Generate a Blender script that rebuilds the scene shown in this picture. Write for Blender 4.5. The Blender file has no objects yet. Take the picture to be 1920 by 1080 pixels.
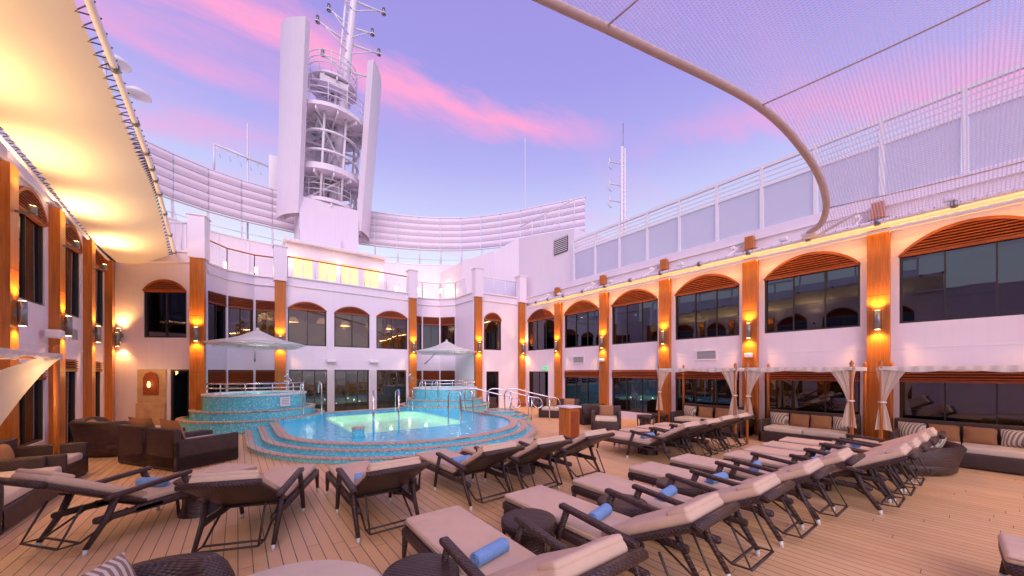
import bpy, bmesh, math, random
from mathutils import Vector, Matrix, Euler
from mathutils.geometry import tessellate_polygon
random.seed(7)
scene = bpy.context.scene
R = math.radians

# ------------------------------------------------------------------ materials
def new_mat(name):
    m = bpy.data.materials.new(name); m.use_nodes = True
    nt = m.node_tree
    b = nt.nodes.get('Principled BSDF')
    return m, nt, b

def math_n(nt, op, a, b=None, clamp=False):
    n = nt.nodes.new('ShaderNodeMath'); n.operation = op; n.use_clamp = clamp
    for i, v in enumerate((a, b)):
        if v is None: continue
        if isinstance(v, (int, float)): n.inputs[i].default_value = v
        else: nt.links.new(v, n.inputs[i])
    return n.outputs[0]

def mixc(nt, fac, c1, c2, mode='MIX'):
    n = nt.nodes.new('ShaderNodeMix'); n.data_type = 'RGBA'; n.blend_type = mode
    for idx, v in ((0, fac), (6, c1), (7, c2)):
        if isinstance(v, (int, float)): n.inputs[idx].default_value = v
        elif isinstance(v, tuple): n.inputs[idx].default_value = (v[0], v[1], v[2], 1)
        else: nt.links.new(v, n.inputs[idx])
    return n.outputs[2]

def obj_coord(nt, scale=(1, 1, 1)):
    tc = nt.nodes.new('ShaderNodeTexCoord')
    mp = nt.nodes.new('ShaderNodeMapping'); mp.inputs['Scale'].default_value = scale
    nt.links.new(tc.outputs['Object'], mp.inputs['Vector'])
    return mp.outputs[0]

def noise(nt, vec, scale, detail=4, rough=.55):
    n = nt.nodes.new('ShaderNodeTexNoise'); n.inputs['Scale'].default_value = scale
    n.inputs['Detail'].default_value = detail; n.inputs['Roughness'].default_value = rough
    nt.links.new(vec, n.inputs['Vector'])
    return n.outputs[0]

def bump(nt, b, h, strength=.3, dist=.01):
    n = nt.nodes.new('ShaderNodeBump'); n.inputs['Strength'].default_value = strength
    n.inputs['Distance'].default_value = dist
    nt.links.new(h, n.inputs['Height']); nt.links.new(n.outputs[0], b.inputs['Normal'])

def simple(name, col, rough=.5, metal=0., var=.08, scale=2., stretch=(1, 1, 1), bs=0., bscale=60., emis=None, es=0.):
    m, nt, b = new_mat(name)
    v = obj_coord(nt, stretch)
    n = noise(nt, v, scale)
    lo = tuple(max(0, c*(1-var*2)) for c in col); hi = tuple(min(1, c*(1+var)) for c in col)
    nt.links.new(mixc(nt, n, lo, hi), b.inputs['Base Color'])
    b.inputs['Roughness'].default_value = rough; b.inputs['Metallic'].default_value = metal
    if bs: bump(nt, b, noise(nt, v, bscale), bs)
    if emis:
        b.inputs['Emission Color'].default_value = (*emis, 1); b.inputs['Emission Strength'].default_value = es
    return m

def m_paint(name, col):
    """painted steel plate: faint vertical weather streaks, slight plate ripple"""
    m, nt, b = new_mat(name)
    v1 = obj_coord(nt, (5, 5, .35)); v2 = obj_coord(nt)
    a = noise(nt, v1, 1.6, 5); c = noise(nt, v2, .7, 3)
    f = math_n(nt, 'MULTIPLY', math_n(nt, 'SUBTRACT', a, .47, True), .8)
    base = mixc(nt, c, tuple(x*.95 for x in col), col)
    nt.links.new(mixc(nt, f, base, tuple(x*y for x, y in zip(col, (.80, .77, .78)))), b.inputs['Base Color'])
    b.inputs['Roughness'].default_value = .38
    bump(nt, b, noise(nt, v2, 1.1, 2), .25, .03)
    return m
M_white = m_paint('white_painted_steel', (.84, .745, .84))
M_white2 = simple('white_gloss_paint', (.84, .79, .85), .3, var=.04)
M_wood = simple('varnished_teak', (.56, .165, .022), .32, var=.35, scale=3, stretch=(9, 9, .5))
M_louv = simple('louvre_wood', (.34, .075, .025), .5, var=.3, scale=6, stretch=(1, 1, 6))
M_frame = simple('dark_bronze_frame', (.03, .022, .02), .4)
M_steel = simple('stainless_steel', (.75, .75, .78), .15, 1., var=.03)
M_grey = simple('grey_aluminium', (.25, .25, .27), .35, .7)
M_cush = simple('tan_cushion_fabric', (.72, .52, .37), .9, var=.08, scale=5, bs=.25, bscale=220)
M_cush2 = simple('cream_cushion_fabric', (.70, .58, .44), .9, var=.06, scale=5, bs=.25, bscale=220)
M_towel = simple('blue_terry_towel', (.22, .42, .74), .95, var=.15, scale=40, bs=.6, bscale=180)
M_brown = simple('brown_pillow_fabric', (.36, .17, .075), .9, var=.1, bs=.2, bscale=200)
M_curt = simple('cream_curtain', (.80, .73, .64), .85, var=.05)
M_pipe = simple('beige_pipe_sleeve', (.55, .44, .43), .7, var=.1, scale=8)
M_ochre = simple('interior_ochre_wall', (.50, .34, .12), .8, var=.2)
M_dark = simple('interior_dark', (.05, .045, .05), .8)
M_stone = simple('beige_marble', (.62, .40, .24), .35, var=.25, scale=4)
M_cap = simple('leg_cap', (.7, .7, .68), .4)
M_rubber = simple('bronze_metal', (.055, .035, .028), .45)
M_slab = simple('ship_structure', (.55, .53, .55), .6)
M_green = simple('exit_sign_green', (.02, .4, .15), .5, emis=(.05, .8, .3), es=.8)
M_lampw = simple('lit_lamp', (.9, .7, .4), .5, emis=(1, .70, .30), es=22)
M_lampd = simple('dim_lit_lamp', (.9, .7, .4), .5, emis=(1, .55, .20), es=3)
M_warmwin = simple('lit_window', (.8, .6, .3), .5, emis=(1, .76, .32), es=.75, var=.2)
M_grille = simple('grey_grille', (.4, .4, .42), .5)

def m_striped():
    m, nt, b = new_mat('striped_fabric')
    v = obj_coord(nt); sp = nt.nodes.new('ShaderNodeSeparateXYZ'); nt.links.new(v, sp.inputs[0])
    s = math_n(nt, 'FRACT', math_n(nt, 'MULTIPLY', math_n(nt, 'ADD', sp.outputs[1], sp.outputs[0]), 16))
    f = math_n(nt, 'GREATER_THAN', s, .5)
    nt.links.new(mixc(nt, f, (.62, .53, .44), (.24, .17, .14)), b.inputs['Base Color'])
    b.inputs['Roughness'].default_value = .9
    return m
M_stripe = m_striped()

def m_wicker():
    m, nt, b = new_mat('dark_wicker')
    v = obj_coord(nt); sp = nt.nodes.new('ShaderNodeSeparateXYZ'); nt.links.new(v, sp.inputs[0])
    k = 170
    a = math_n(nt, 'SINE', math_n(nt, 'MULTIPLY', math_n(nt, 'ADD', sp.outputs[0], sp.outputs[1]), k))
    c = math_n(nt, 'SINE', math_n(nt, 'MULTIPLY', math_n(nt, 'ADD', sp.outputs[2], math_n(nt, 'MULTIPLY', sp.outputs[1], .35)), k*1.2))
    p = math_n(nt, 'MULTIPLY', a, c)
    p = math_n(nt, 'ADD', math_n(nt, 'MULTIPLY', p, .5), .5)
    n = noise(nt, v, 8)
    f = math_n(nt, 'MULTIPLY', p, n)
    nt.links.new(mixc(nt, f, (.014, .007, .008), (.16, .08, .066)), b.inputs['Base Color'])
    b.inputs['Roughness'].default_value = .42
    bump(nt, b, p, .7, .008)
    return m
M_wick = m_wicker()

def m_deck():
    m, nt, b = new_mat('deck_planks')
    v = obj_coord(nt); sp = nt.nodes.new('ShaderNodeSeparateXYZ'); nt.links.new(v, sp.inputs[0])
    q = math_n(nt, 'DIVIDE', sp.outputs[0], .125)
    fr = math_n(nt, 'FRACT', q); fl = math_n(nt, 'FLOOR', q)
    line = math_n(nt, 'LESS_THAN', fr, .065)
    wn = nt.nodes.new('ShaderNodeTexWhiteNoise'); wn.noise_dimensions = '1D'; nt.links.new(fl, wn.inputs['W'])
    jy = math_n(nt, 'ADD', math_n(nt, 'DIVIDE', sp.outputs[1], 3.2), wn.outputs[0])
    jf = math_n(nt, 'FRACT', jy)
    joint = math_n(nt, 'LESS_THAN', jf, .002)
    wn2 = nt.nodes.new('ShaderNodeTexWhiteNoise'); wn2.noise_dimensions = '2D'
    cb = nt.nodes.new('ShaderNodeCombineXYZ'); nt.links.new(fl, cb.inputs[0]); nt.links.new(math_n(nt, 'FLOOR', jy), cb.inputs[1])
    nt.links.new(cb.outputs[0], wn2.inputs['Vector'])
    mp = nt.nodes.new('ShaderNodeMapping'); mp.inputs['Scale'].default_value = (30, 1.2, 1); nt.links.new(v, mp.inputs[0])
    gr = noise(nt, mp.outputs[0], 2.5, 5)
    col = mixc(nt, wn2.outputs[0], (.76, .44, .19), (.84, .53, .26))
    col = mixc(nt, math_n(nt, 'MULTIPLY', gr, .4), col, (.60, .33, .14))
    big = noise(nt, v, .35, 3)
    col = mixc(nt, math_n(nt, 'MULTIPLY', big, .35), col, (.84, .56, .33))
    stain = math_n(nt, 'MULTIPLY', math_n(nt, 'SUBTRACT', noise(nt, v, 1.4, 6, .65), .52, True), 1.3)
    col = mixc(nt, stain, col, (.54, .32, .15))
    ln = math_n(nt, 'MAXIMUM', line, joint)
    col = mixc(nt, ln, col, (.13, .07, .04))
    nt.links.new(col, b.inputs['Base Color'])
    rr = math_n(nt, 'ADD', math_n(nt, 'MULTIPLY', big, .3), .36)
    nt.links.new(rr, b.inputs['Roughness'])
    bump(nt, b, math_n(nt, 'SUBTRACT', 1, ln), .4, .004)
    return m
M_deck = m_deck()

def m_mosaic(name, c1, c2, c3, size=.04, emis=0):
    m, nt, b = new_mat(name)
    v = obj_coord(nt)
    sn = nt.nodes.new('ShaderNodeVectorMath'); sn.operation = 'SNAP'; sn.inputs[1].default_value = (size, size, size)
    ad = nt.nodes.new('ShaderNodeVectorMath'); ad.operation = 'ADD'; ad.inputs[1].default_value = (.0031, .0047, .0023)
    nt.links.new(v, ad.inputs[0]); nt.links.new(ad.outputs[0], sn.inputs[0])
    wn = nt.nodes.new('ShaderNodeTexWhiteNoise'); wn.noise_dimensions = '3D'; nt.links.new(sn.outputs[0], wn.inputs['Vector'])
    cr = nt.nodes.new('ShaderNodeValToRGB'); cr.color_ramp.interpolation = 'CONSTANT'
    e = cr.color_ramp.elements; e[0].color = (*c1, 1); e[1].position = .45; e[1].color = (*c2, 1)
    x = e.new(.8); x.color = (*c3, 1)
    nt.links.new(wn.outputs[0], cr.inputs[0])
    nt.links.new(cr.outputs[0], b.inputs['Base Color'])
    b.inputs['Roughness'].default_value = .2
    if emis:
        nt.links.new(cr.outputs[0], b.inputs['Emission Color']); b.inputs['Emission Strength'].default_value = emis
    return m
M_mos = m_mosaic('turquoise_mosaic', (.10, .56, .70), (.15, .64, .76), (.34, .76, .84), .03)
M_shelf = m_mosaic('pool_blue_tile_glow', (.02, .50, .84), (.03, .55, .88), (.06, .62, .92), .06, .30)  # blue tile with emission imitating light scattered in the water
M_basin = m_mosaic('pool_pale_tile_glow', (.50, .90, .62), (.54, .92, .66), (.60, .94, .70), .08, .42)  # pale tile; its self-glow stands in for underwater light

def m_coping():
    m, nt, b = new_mat('coping_tile')
    v = obj_coord(nt)
    br = nt.nodes.new('ShaderNodeTexBrick'); nt.links.new(v, br.inputs['Vector'])
    br.inputs['Scale'].default_value = 1; br.inputs['Brick Width'].default_value = .12; br.inputs['Row Height'].default_value = .12
    br.inputs['Mortar Size'].default_value = .007; br.offset = 0
    br.inputs['Color1'].default_value = (.58, .38, .28, 1); br.inputs['Color2'].default_value = (.68, .48, .37, 1)
    br.inputs['Mortar'].default_value = (.28, .19, .16, 1)
    nt.links.new(br.outputs[0], b.inputs['Base Color']); b.inputs['Roughness'].default_value = .4
    return m
M_cope = m_coping()

def m_glass(name, tint, base=.12, ior=1.7, rough=.015, bumpy=True):
    m, nt, b = new_mat(name); nt.nodes.remove(b)
    out = nt.nodes['Material Output']
    tr = nt.nodes.new('ShaderNodeBsdfTransparent'); tr.inputs[0].default_value = (*tint, 1)
    gl = nt.nodes.new('ShaderNodeBsdfGlossy'); gl.inputs['Color'].default_value = (.78, .82, 1, 1); gl.inputs['Roughness'].default_value = rough
    fr = nt.nodes.new('ShaderNodeFresnel'); fr.inputs[0].default_value = ior
    f = math_n(nt, 'ADD', fr.outputs[0], base, True)
    if bumpy:
        bn = nt.nodes.new('ShaderNodeBump'); bn.inputs['Strength'].default_value = .05; bn.inputs['Distance'].default_value = .02
        nt.links.new(noise(nt, obj_coord(nt), 1.2, 1), bn.inputs['Height']); nt.links.new(bn.outputs[0], gl.inputs['Normal'])
    mx = nt.nodes.new('ShaderNodeMixShader')
    nt.links.new(f, mx.inputs[0]); nt.links.new(tr.outputs[0], mx.inputs[1]); nt.links.new(gl.outputs[0], mx.inputs[2])
    nt.links.new(mx.outputs[0], out.inputs[0])
    return m
M_glass = m_glass('tinted_window_glass', (.30, .28, .32), .06, 1.6)
M_clear = m_glass('clear_rail_glass', (.86, .90, .95), .04, 1.35)

def m_water():
    m, nt, b = new_mat('pool_water'); nt.nodes.remove(b)
    out = nt.nodes['Material Output']
    tr = nt.nodes.new('ShaderNodeBsdfTransparent'); tr.inputs[0].default_value = (.86, .98, 1, 1)
    gl = nt.nodes.new('ShaderNodeBsdfGlossy'); gl.inputs['Roughness'].default_value = .05
    fr = nt.nodes.new('ShaderNodeFresnel'); fr.inputs[0].default_value = 1.22
    bn = nt.nodes.new('ShaderNodeBump'); bn.inputs['Strength'].default_value = .7; bn.inputs['Distance'].default_value = .05
    nt.links.new(noise(nt, obj_coord(nt), 5, 3), bn.inputs['Height'])
    nt.links.new(bn.outputs[0], gl.inputs['Normal']); nt.links.new(bn.outputs[0], fr.inputs['Normal'])
    mx = nt.nodes.new('ShaderNodeMixShader')
    nt.links.new(math_n(nt, 'MULTIPLY', fr.outputs[0], .45), mx.inputs[0]); nt.links.new(tr.outputs[0], mx.inputs[1]); nt.links.new(gl.outputs[0], mx.inputs[2])
    nt.links.new(mx.outputs[0], out.inputs[0])
    return m
M_water = m_water()

def m_fabric(name, col, trans=.4, clear=0):
    m, nt, b = new_mat(name)
    out = nt.nodes['Material Output']
    n = noise(nt, obj_coord(nt), 1.5)
    c = mixc(nt, n, tuple(x*.93 for x in col), col)
    nt.links.new(c, b.inputs['Base Color']); b.inputs['Roughness'].default_value = .8
    t = nt.nodes.new('ShaderNodeBsdfTranslucent'); nt.links.new(c, t.inputs[0])
    mx = nt.nodes.new('ShaderNodeMixShader'); mx.inputs[0].default_value = trans
    nt.links.new(b.outputs[0], mx.inputs[1]); nt.links.new(t.outputs[0], mx.inputs[2])
    last = mx.outputs[0]
    if clear:
        tp = nt.nodes.new('ShaderNodeBsdfTransparent'); m2 = nt.nodes.new('ShaderNodeMixShader'); m2.inputs[0].default_value = clear
        nt.links.new(last, m2.inputs[1]); nt.links.new(tp.outputs[0], m2.inputs[2]); last = m2.outputs[0]
    nt.links.new(last, out.inputs[0])
    return m
M_awn = m_fabric('cream_awning_fabric', (.78, .68, .54), .15)
M_can = m_fabric('white_canopy_fabric', (.87, .84, .80), .35)
M_drape = m_fabric('sheer_drape_fabric', (.90, .82, .70), .6)
M_frost = m_fabric('frosted_screen_panel', (.84, .82, .92), .6, .30)

def m_net():
    m, nt, b = new_mat('shade_netting')
    out = nt.nodes['Material Output']
    v = obj_coord(nt); sp = nt.nodes.new('ShaderNodeSeparateXYZ'); nt.links.new(v, sp.inputs[0])
    s = math_n(nt, 'FRACT', math_n(nt, 'DIVIDE', sp.outputs[1], .050))
    f = math_n(nt, 'LESS_THAN', s, .45)
    s2 = math_n(nt, 'LESS_THAN', math_n(nt, 'FRACT', math_n(nt, 'DIVIDE', sp.outputs[0], .05)), .25)
    f = math_n(nt, 'MAXIMUM', f, math_n(nt, 'MULTIPLY', s2, .45))
    f = math_n(nt, 'MULTIPLY', f, .58)
    b.inputs['Base Color'].default_value = (.80, .70, .80, 1); b.inputs['Roughness'].default_value = .8
    tl = nt.nodes.new('ShaderNodeBsdfTranslucent'); tl.inputs[0].default_value = (.80, .70, .82, 1)
    m0 = nt.nodes.new('ShaderNodeMixShader'); m0.inputs[0].default_value = .55
    nt.links.new(b.outputs[0], m0.inputs[1]); nt.links.new(tl.outputs[0], m0.inputs[2])
    t = nt.nodes.new('ShaderNodeBsdfTransparent')
    mx = nt.nodes.new('ShaderNodeMixShader'); nt.links.new(f, mx.inputs[0])
    nt.links.new(t.outputs[0], mx.inputs[1]); nt.links.new(m0.outputs[0], mx.inputs[2]); nt.links.new(mx.outputs[0], out.inputs[0])
    return m
M_net = m_net()

# ------------------------------------------------------------------ mesh builder
def T(x=0, y=0, z=0, rz=0, rx=0, ry=0):
    return Matrix.Translation((x, y, z)) @ Euler((rx, ry, rz)).to_matrix().to_4x4()
_rb = {}
class MB:
    def __init__(s): s.v = []; s.f = []; s.m = []; s.s = []; s.mats = []
    def mi(s, mat):
        if mat not in s.mats: s.mats.append(mat)
        return s.mats.index(mat)
    def add(s, vs, fs, mat, M=None, smooth=False):
        o = len(s.v); k = s.mi(mat)
        for v in vs:
            v = Vector(v); s.v.append(M @ v if M is not None else v)
        for f in fs:
            s.f.append([i+o for i in f]); s.m.append(k); s.s.append(smooth)
    def box(s, c, z, mat, M=None):
        x, y, w = [a/2 for a in z]
        vs = [(c[0]+i*x, c[1]+j*y, c[2]+k*w) for i in (-1, 1) for j in (-1, 1) for k in (-1, 1)]
        s.add(vs, [(0, 1, 3, 2), (4, 6, 7, 5), (0, 4, 5, 1), (2, 3, 7, 6), (0, 2, 6, 4), (1, 5, 7, 3)], mat, M)
    def rbox(s, c, z, r, mat, M=None, seg=3):
        key = (tuple(round(a, 4) for a in z), r, seg)
        if key not in _rb:
            bm = bmesh.new(); bmesh.ops.create_cube(bm, size=1)
            for v in bm.verts: v.co = Vector((v.co.x*z[0], v.co.y*z[1], v.co.z*z[2]))
            bmesh.ops.bevel(bm, geom=bm.edges[:], offset=r, segments=seg, affect='EDGES', profile=.5)
            _rb[key] = ([v.co.copy() for v in bm.verts], [[v.index for v in f.verts] for f in bm.faces]); bm.free()
        vs, fs = _rb[key]; c = Vector(c)
        s.add([v+c for v in vs], fs, mat, M, True)
    def tube(s, path, r, mat, M=None, n=8, r2=None):
        P = [Vector(p) for p in path]; N = len(P); vs = []; fs = []
        up = Vector((0, 0, 1)); t0 = (P[1]-P[0]).normalized()
        if abs(t0.dot(up)) > .95: up = Vector((1, 0, 0))
        nrm = (up - t0*up.dot(t0)).normalized()
        for i, p in enumerate(P):
            t = ((P[min(i+1, N-1)]-p).normalized()+(p-P[max(i-1, 0)]).normalized())
            t = t.normalized() if t.length > 1e-6 else t0
            nrm = (nrm - t*nrm.dot(t)).normalized(); bn = t.cross(nrm)
            rr = r if r2 is None else r+(r2-r)*i/(N-1)
            for k in range(n):
                a = 2*math.pi*k/n; vs.append(p+(nrm*math.cos(a)+bn*math.sin(a))*rr)
        for i in range(N-1):
            for k in range(n):
                fs.append((i*n+k, i*n+(k+1) % n, (i+1)*n+(k+1) % n, (i+1)*n+k))
        fs.append(tuple(range(n))[::-1]); fs.append(tuple((N-1)*n+k for k in range(n)))
        s.add(vs, fs, mat, M, True)
    def lathe(s, prof, c, mat, M=None, n=40, a0=0, a1=2*math.pi, smooth=True):
        full = abs(a1-a0-2*math.pi) < 1e-4; cnt = n if full else n+1
        vs = []; fs = []
        for (r, z) in prof:
            for k in range(cnt):
                a = a0+(a1-a0)*k/n; vs.append((c[0]+r*math.cos(a), c[1]+r*math.sin(a), c[2]+z))
        for i in range(len(prof)-1):
            for k in range(n):
                k2 = (k+1) % cnt
                fs.append((i*cnt+k, i*cnt+k2, (i+1)*cnt+k2, (i+1)*cnt+k))
        s.add(vs, fs, mat, M, smooth)
    def grid(s, fn, nu, nv, mat, M=None, smooth=True):
        vs = [fn(i/nu, j/nv) for i in range(nu+1) for j in range(nv+1)]
        fs = [(i*(nv+1)+j, (i+1)*(nv+1)+j, (i+1)*(nv+1)+j+1, i*(nv+1)+j+1) for i in range(nu) for j in range(nv)]
        s.add(vs, fs, mat, M, smooth)
    def holed(s, outer, holes, a, b, mat, M=None, wall=True, sides=True):
        loops = [outer]+list(holes)
        flat = [p for l in loops for p in l]
        tri = tessellate_polygon([[Vector((p[0], p[1], 0)) for p in l] for l in loops])
        n = len(flat)
        mk = (lambda p, w: (p[0], w, p[1])) if wall else (lambda p, w: (p[0], p[1], w))
        vs = [mk(p, a) for p in flat]+[mk(p, b) for p in flat]
        fs = [tuple(t) for t in tri]+[tuple(i+n for i in t)[::-1] for t in tri]
        if sides:
            o = 0
            for l in loops:
                L = len(l)
                for k in range(L):
                    fs.append((o+k, o+(k+1) % L, o+(k+1) % L+n, o+k+n))
                o += L
        s.add(vs, fs, mat, M)
    def pillow(s, w, h, t, mat, M):
        def f(sg):
            def g(u, v):
                x = u*2-1; y = v*2-1
                e = max(0, (1-abs(x)**3)*(1-abs(y)**3))**.6
                k = 1-.08*(1-abs(x*y))*(abs(x)**4+abs(y)**4)*.6
                return (x*w/2*k, sg*t/2*e, y*h/2*k)
            return g
        s.grid(f(1), 8, 8, mat, M); s.grid(f(-1), 8, 8, mat, M)
    def build(s, name, parent=None, M=None):
        me = bpy.data.meshes.new(name)
        me.from_pydata([tuple(v) for v in s.v], [], s.f)
        for m in s.mats: me.materials.append(m)
        me.polygons.foreach_set('material_index', s.m)
        me.polygons.foreach_set('use_smooth', s.s)
        me.update()
        bm = bmesh.new(); bm.from_mesh(me); bmesh.ops.recalc_face_normals(bm, faces=bm.faces[:]); bm.to_mesh(me); bm.free()
        o = bpy.data.objects.new(name, me); scene.collection.objects.link(o)
        if parent: o.parent = parent
        if M is not None: o.matrix_world = M
        return o

def grp(name):
    e = bpy.data.objects.new(name, None); scene.collection.objects.link(e); return e
def dup(o, M):
    n = bpy.data.objects.new(o.name.split('.')[0], o.data); scene.collection.objects.link(n); n.matrix_world = M; return n
def smoothpath(pts, n=6):
    P = [Vector(p) for p in pts]; out = []
    for i in range(len(P)-1):
        p0 = P[max(i-1, 0)]; p1 = P[i]; p2 = P[i+1]; p3 = P[min(i+2, len(P)-1)]
        for k in range(n):
            t = k/n
            out.append(.5*((2*p1)+(-p0+p2)*t+(2*p0-5*p1+4*p2-p3)*t*t+(-p0+3*p1-3*p2+p3)*t**3))
    out.append(P[-1]); return out

# ------------------------------------------------------------------ lights
WARM = (1, .52, .15)
def spot(loc, dirv, e, size=110, col=WARM, blend=.8, r=.04, parent=None):
    l = bpy.data.lights.new('lamp', 'SPOT'); l.energy = e; l.color = col; l.spot_size = R(size); l.spot_blend = blend; l.shadow_soft_size = r
    o = bpy.data.objects.new('lamp_bulb', l); scene.collection.objects.link(o)
    o.location = loc; o.rotation_euler = Vector(dirv).to_track_quat('-Z', 'Y').to_euler()
    if parent: o.parent = parent
    return o
def point(loc, e, col=WARM, r=.1, name='lamp_bulb', parent=None):
    l = bpy.data.lights.new('lamp', 'POINT'); l.energy = e; l.color = col; l.shadow_soft_size = r
    o = bpy.data.objects.new(name, l); scene.collection.objects.link(o); o.location = loc
    if parent: o.parent = parent
    return o
def strip(name, loc, L, wdt, dirv, e, col, parent=None):
    g = grp(name); mb = MB(); x, y, z = loc; d = Vector(dirv).normalized()
    mb.box((x-d.x*.04, y, z-d.z*.04), (.06, L, .05), M_white2); mb.build('housing', g)
    l = bpy.data.lights.new('led', 'AREA'); l.shape = 'RECTANGLE'; l.size = wdt; l.size_y = L; l.energy = e; l.color = col
    o = bpy.data.objects.new('led', l); scene.collection.objects.link(o); o.parent = g
    o.location = loc
    zax = -d; yax = Vector((0, 1, 0)); xax = yax.cross(zax)
    o.rotation_euler = Matrix((xax, yax, zax)).transposed().to_euler()

def sconce(M, s, z, w=.2, e=85):
    g = grp('wall_sconce')
    mb = MB()
    mb.tube([(s, w, z-.24), (s, w, z+.24)], .065, M_grey, M, 16)
    mb.box((s, w-.1, z), (.06, .1, .12), M_grey, M)
    mb.lathe([(0, 0), (.05, 0)], (s, w, z+.245), M_lampw, M, 12)
    mb.lathe([(0, 0), (.05, 0)], (s, w, z-.245), M_lampw, M, 12)
    mb.build('cylinder_fitting', g)
    inward = (M.to_3x3() @ Vector((0, 1, 0)))
    spot(M @ Vector((s, w+.05, z+.27)), Vector((0, 0, 1))-inward*.10, e, 130, parent=g)
    spot(M @ Vector((s, w+.05, z-.27)), Vector((0, 0, -1))-inward*.10, e*.75, 130, parent=g)

# ------------------------------------------------------------------ walls
def frameM(p0, p1):
    t = Vector((p1[0]-p0[0], p1[1]-p0[1], 0)); L = t.length; t.normalize()
    inw = Vector((t.y, -t.x, 0))
    M = Matrix(((t.x, inw.x, 0, p0[0]), (t.y, inw.y, 0, p0[1]), (0, 0, 1, 0), (0, 0, 0, 1)))
    return M, L
def archpoly(s0, s1, sill, spring, top, n=14):
    pts = [(s0, sill), (s1, sill)]
    if top-spring < .02: return pts+[(s1, spring), (s0, spring)]
    c = (s1-s0)/2; r = top-spring; Rr = (c*c+r*r)/(2*r); cz = top-Rr; mid = (s0+s1)/2
    a = math.asin(min(1, c/Rr))
    for k in range(n+1):
        t = a-2*a*k/n; pts.append((mid+Rr*math.sin(t), cz+Rr*math.cos(t)))
    return pts
def rect(a, b, c, d): return [(a, c), (b, c), (b, d), (a, d)]

def window(parts, M, s0, s1, sill, spring, top, louv=.0, mull=2, glass=True):
    fr, lv, gl = parts
    out = archpoly(s0, s1, sill, spring, top)
    k = .05
    inn = archpoly(s0+k, s1-k, sill+k, spring if top-spring > .02 else spring-k, top-k)
    fr.holed(out, [inn], -.12, -.03, M_frame, M)
    zl = spring-louv
    if louv >= 0 and (top-spring > .02 or louv > 0):
        fr.box(((s0+s1)/2, -.02, zl), (s1-s0-.02, .09, .06), M_louv, M)
        c = (s1-s0)/2; mid = (s0+s1)/2
        z = zl+.07
        while z < top-.03:
            if z <= spring or top-spring < .02: hw = c-.03
            else:
                r = top-spring; Rr = (c*c+r*r)/(2*r); cz = top-Rr; hw = math.sqrt(max(0, Rr*Rr-(z-cz)**2))-.03
            if hw > .05:
                Ms = M @ T(mid, .01, z, rx=-.55)
                lv.box((0, 0, 0), (hw*2, .085, .02), M_louv, Ms)
            z += .066
        lv.holed(archpoly(s0+.03, s1-.03, zl, spring, top-.02), [], -.06, -.045, M_dark, M)
        if top-spring > .02:
            a1 = archpoly(s0-.02, s1+.02, spring-.02, spring, top+.02); a2 = archpoly(s0+.05, s1-.05, spring-.02, spring, top-.05)
            n1 = [p for p in a1[2:]]; n2 = [p for p in a2[2:]][::-1]
            lv.holed(n1+n2, [], .004, .055, M_louv, M)
    for i in range(mull):
        x = s0+(s1-s0)*(i+1)/(mull+1)
        fr.box((x, -.075, (sill+zl)/2), (.03, .05, zl-sill-.06), M_frame, M)
    if glass:
        for i in range(mull+1):
            xa = s0+.03+(s1-s0-.06)*i/(mull+1); xb = s0+.03+(s1-s0-.06)*(i+1)/(mull+1)
            gl.box((0, 0, 0), (xb-xa-.01, .008, zl-sill-.02), M_glass, M @ T((xa+xb)/2, -.09, (sill+zl)/2, rz=random.uniform(-.006, .006), rx=random.uniform(-.005, .005)))

def build_wall(name, segs, H):
    g = grp(name)
    wl, fr, lv, gl = MB(), MB(), MB(), MB()
    for p0, p1, wins in segs:
        M, L = frameM(p0, p1)
        door = [w for w in wins if w[2] <= 0.001]
        rest = [w for w in wins if w[2] > 0.001]
        outer = [(0, 0)]
        for w in sorted(door):
            outer += [(w[0], 0), (w[0], w[3]), (w[1], w[3]), (w[1], 0)]
        outer += [(L, 0), (L, H), (0, H)]
        wl.holed(outer, [archpoly(*w[:5]) for w in rest], -.2, 0, M_white, M)
        for w in wins: window((fr, lv, gl), M, *w[:5], louv=w[5], mull=w[6])
        wl.box((L/2, .03, H-.36), (L, .06, .05), M_white2, M)
        wl.box((L/2, -.08, H+.03), (L, .30, .06), M_white2, M)
        wl.box((L/2, .004, 2.62), (L, .008, .03), M_white2, M)
        wl.box((L/2, .01, .06), (L-.01, .02, .12), M_grey, M) if not door else None
    wl.build('wall', g); fr.build('window_frames', g); lv.build('louvres', g); gl.build('window_glass', g)
    return g

CX = 4.575
HW = 6.3
XR = 13.35
rp = [16.15-2.93*i for i in range(8)]
rwins = []
for i in range(7):
    a = 16.15-rp[i]+.36; b = 16.15-rp[i+1]-.36
    rwins.append((a, b, 3.24, 4.95, 5.5, .0, 2))
    if i == 0: rwins.append((a+.1, b-.5, 0, 2.05, 2.05, -1, 1))
    else: rwins.append((a, b, .30, 2.1, 2.1, .32, 2))
right = build_wall('ship_deckhouse_wall', [((XR, 16.15), (XR, 16.15-2.93*7-.3), rwins)], HW)
XL = -3.6
lp = [1.7, 4.1, 6.5, 8.9, 11.35, 13.75, 16.15, 18.45]
lw = []
y0 = -3
for i in range(len(lp)-1):
    a = lp[i]-y0+.42; b = lp[i+1]-y0-.36
    lw.append((a, b, 3.55, 5.45, 5.98, .0, 1))
    if i in (5, 6): lw.append((a+.1, b-.3, 0, 2.35, 2.35, .3, 1))
    else: lw.append((a, b, .4, 2.2, 2.2, .35, 1))
left = build_wall('ship_deckhouse_wall', [((XL, y0), (XL, 18.7), lw)], 6.45)
def mir(p): return (2*CX-p[0], p[1])
b1, b2, b3, b4 = (-.95, 18.5), (-.35, 19.3), (.6, 19.65), (1.45, 19.5)
flat = (3.24, 5.25, 5.25, .45, 1); flo = (.85, 2.1, 2.1, .55, 1)
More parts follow.
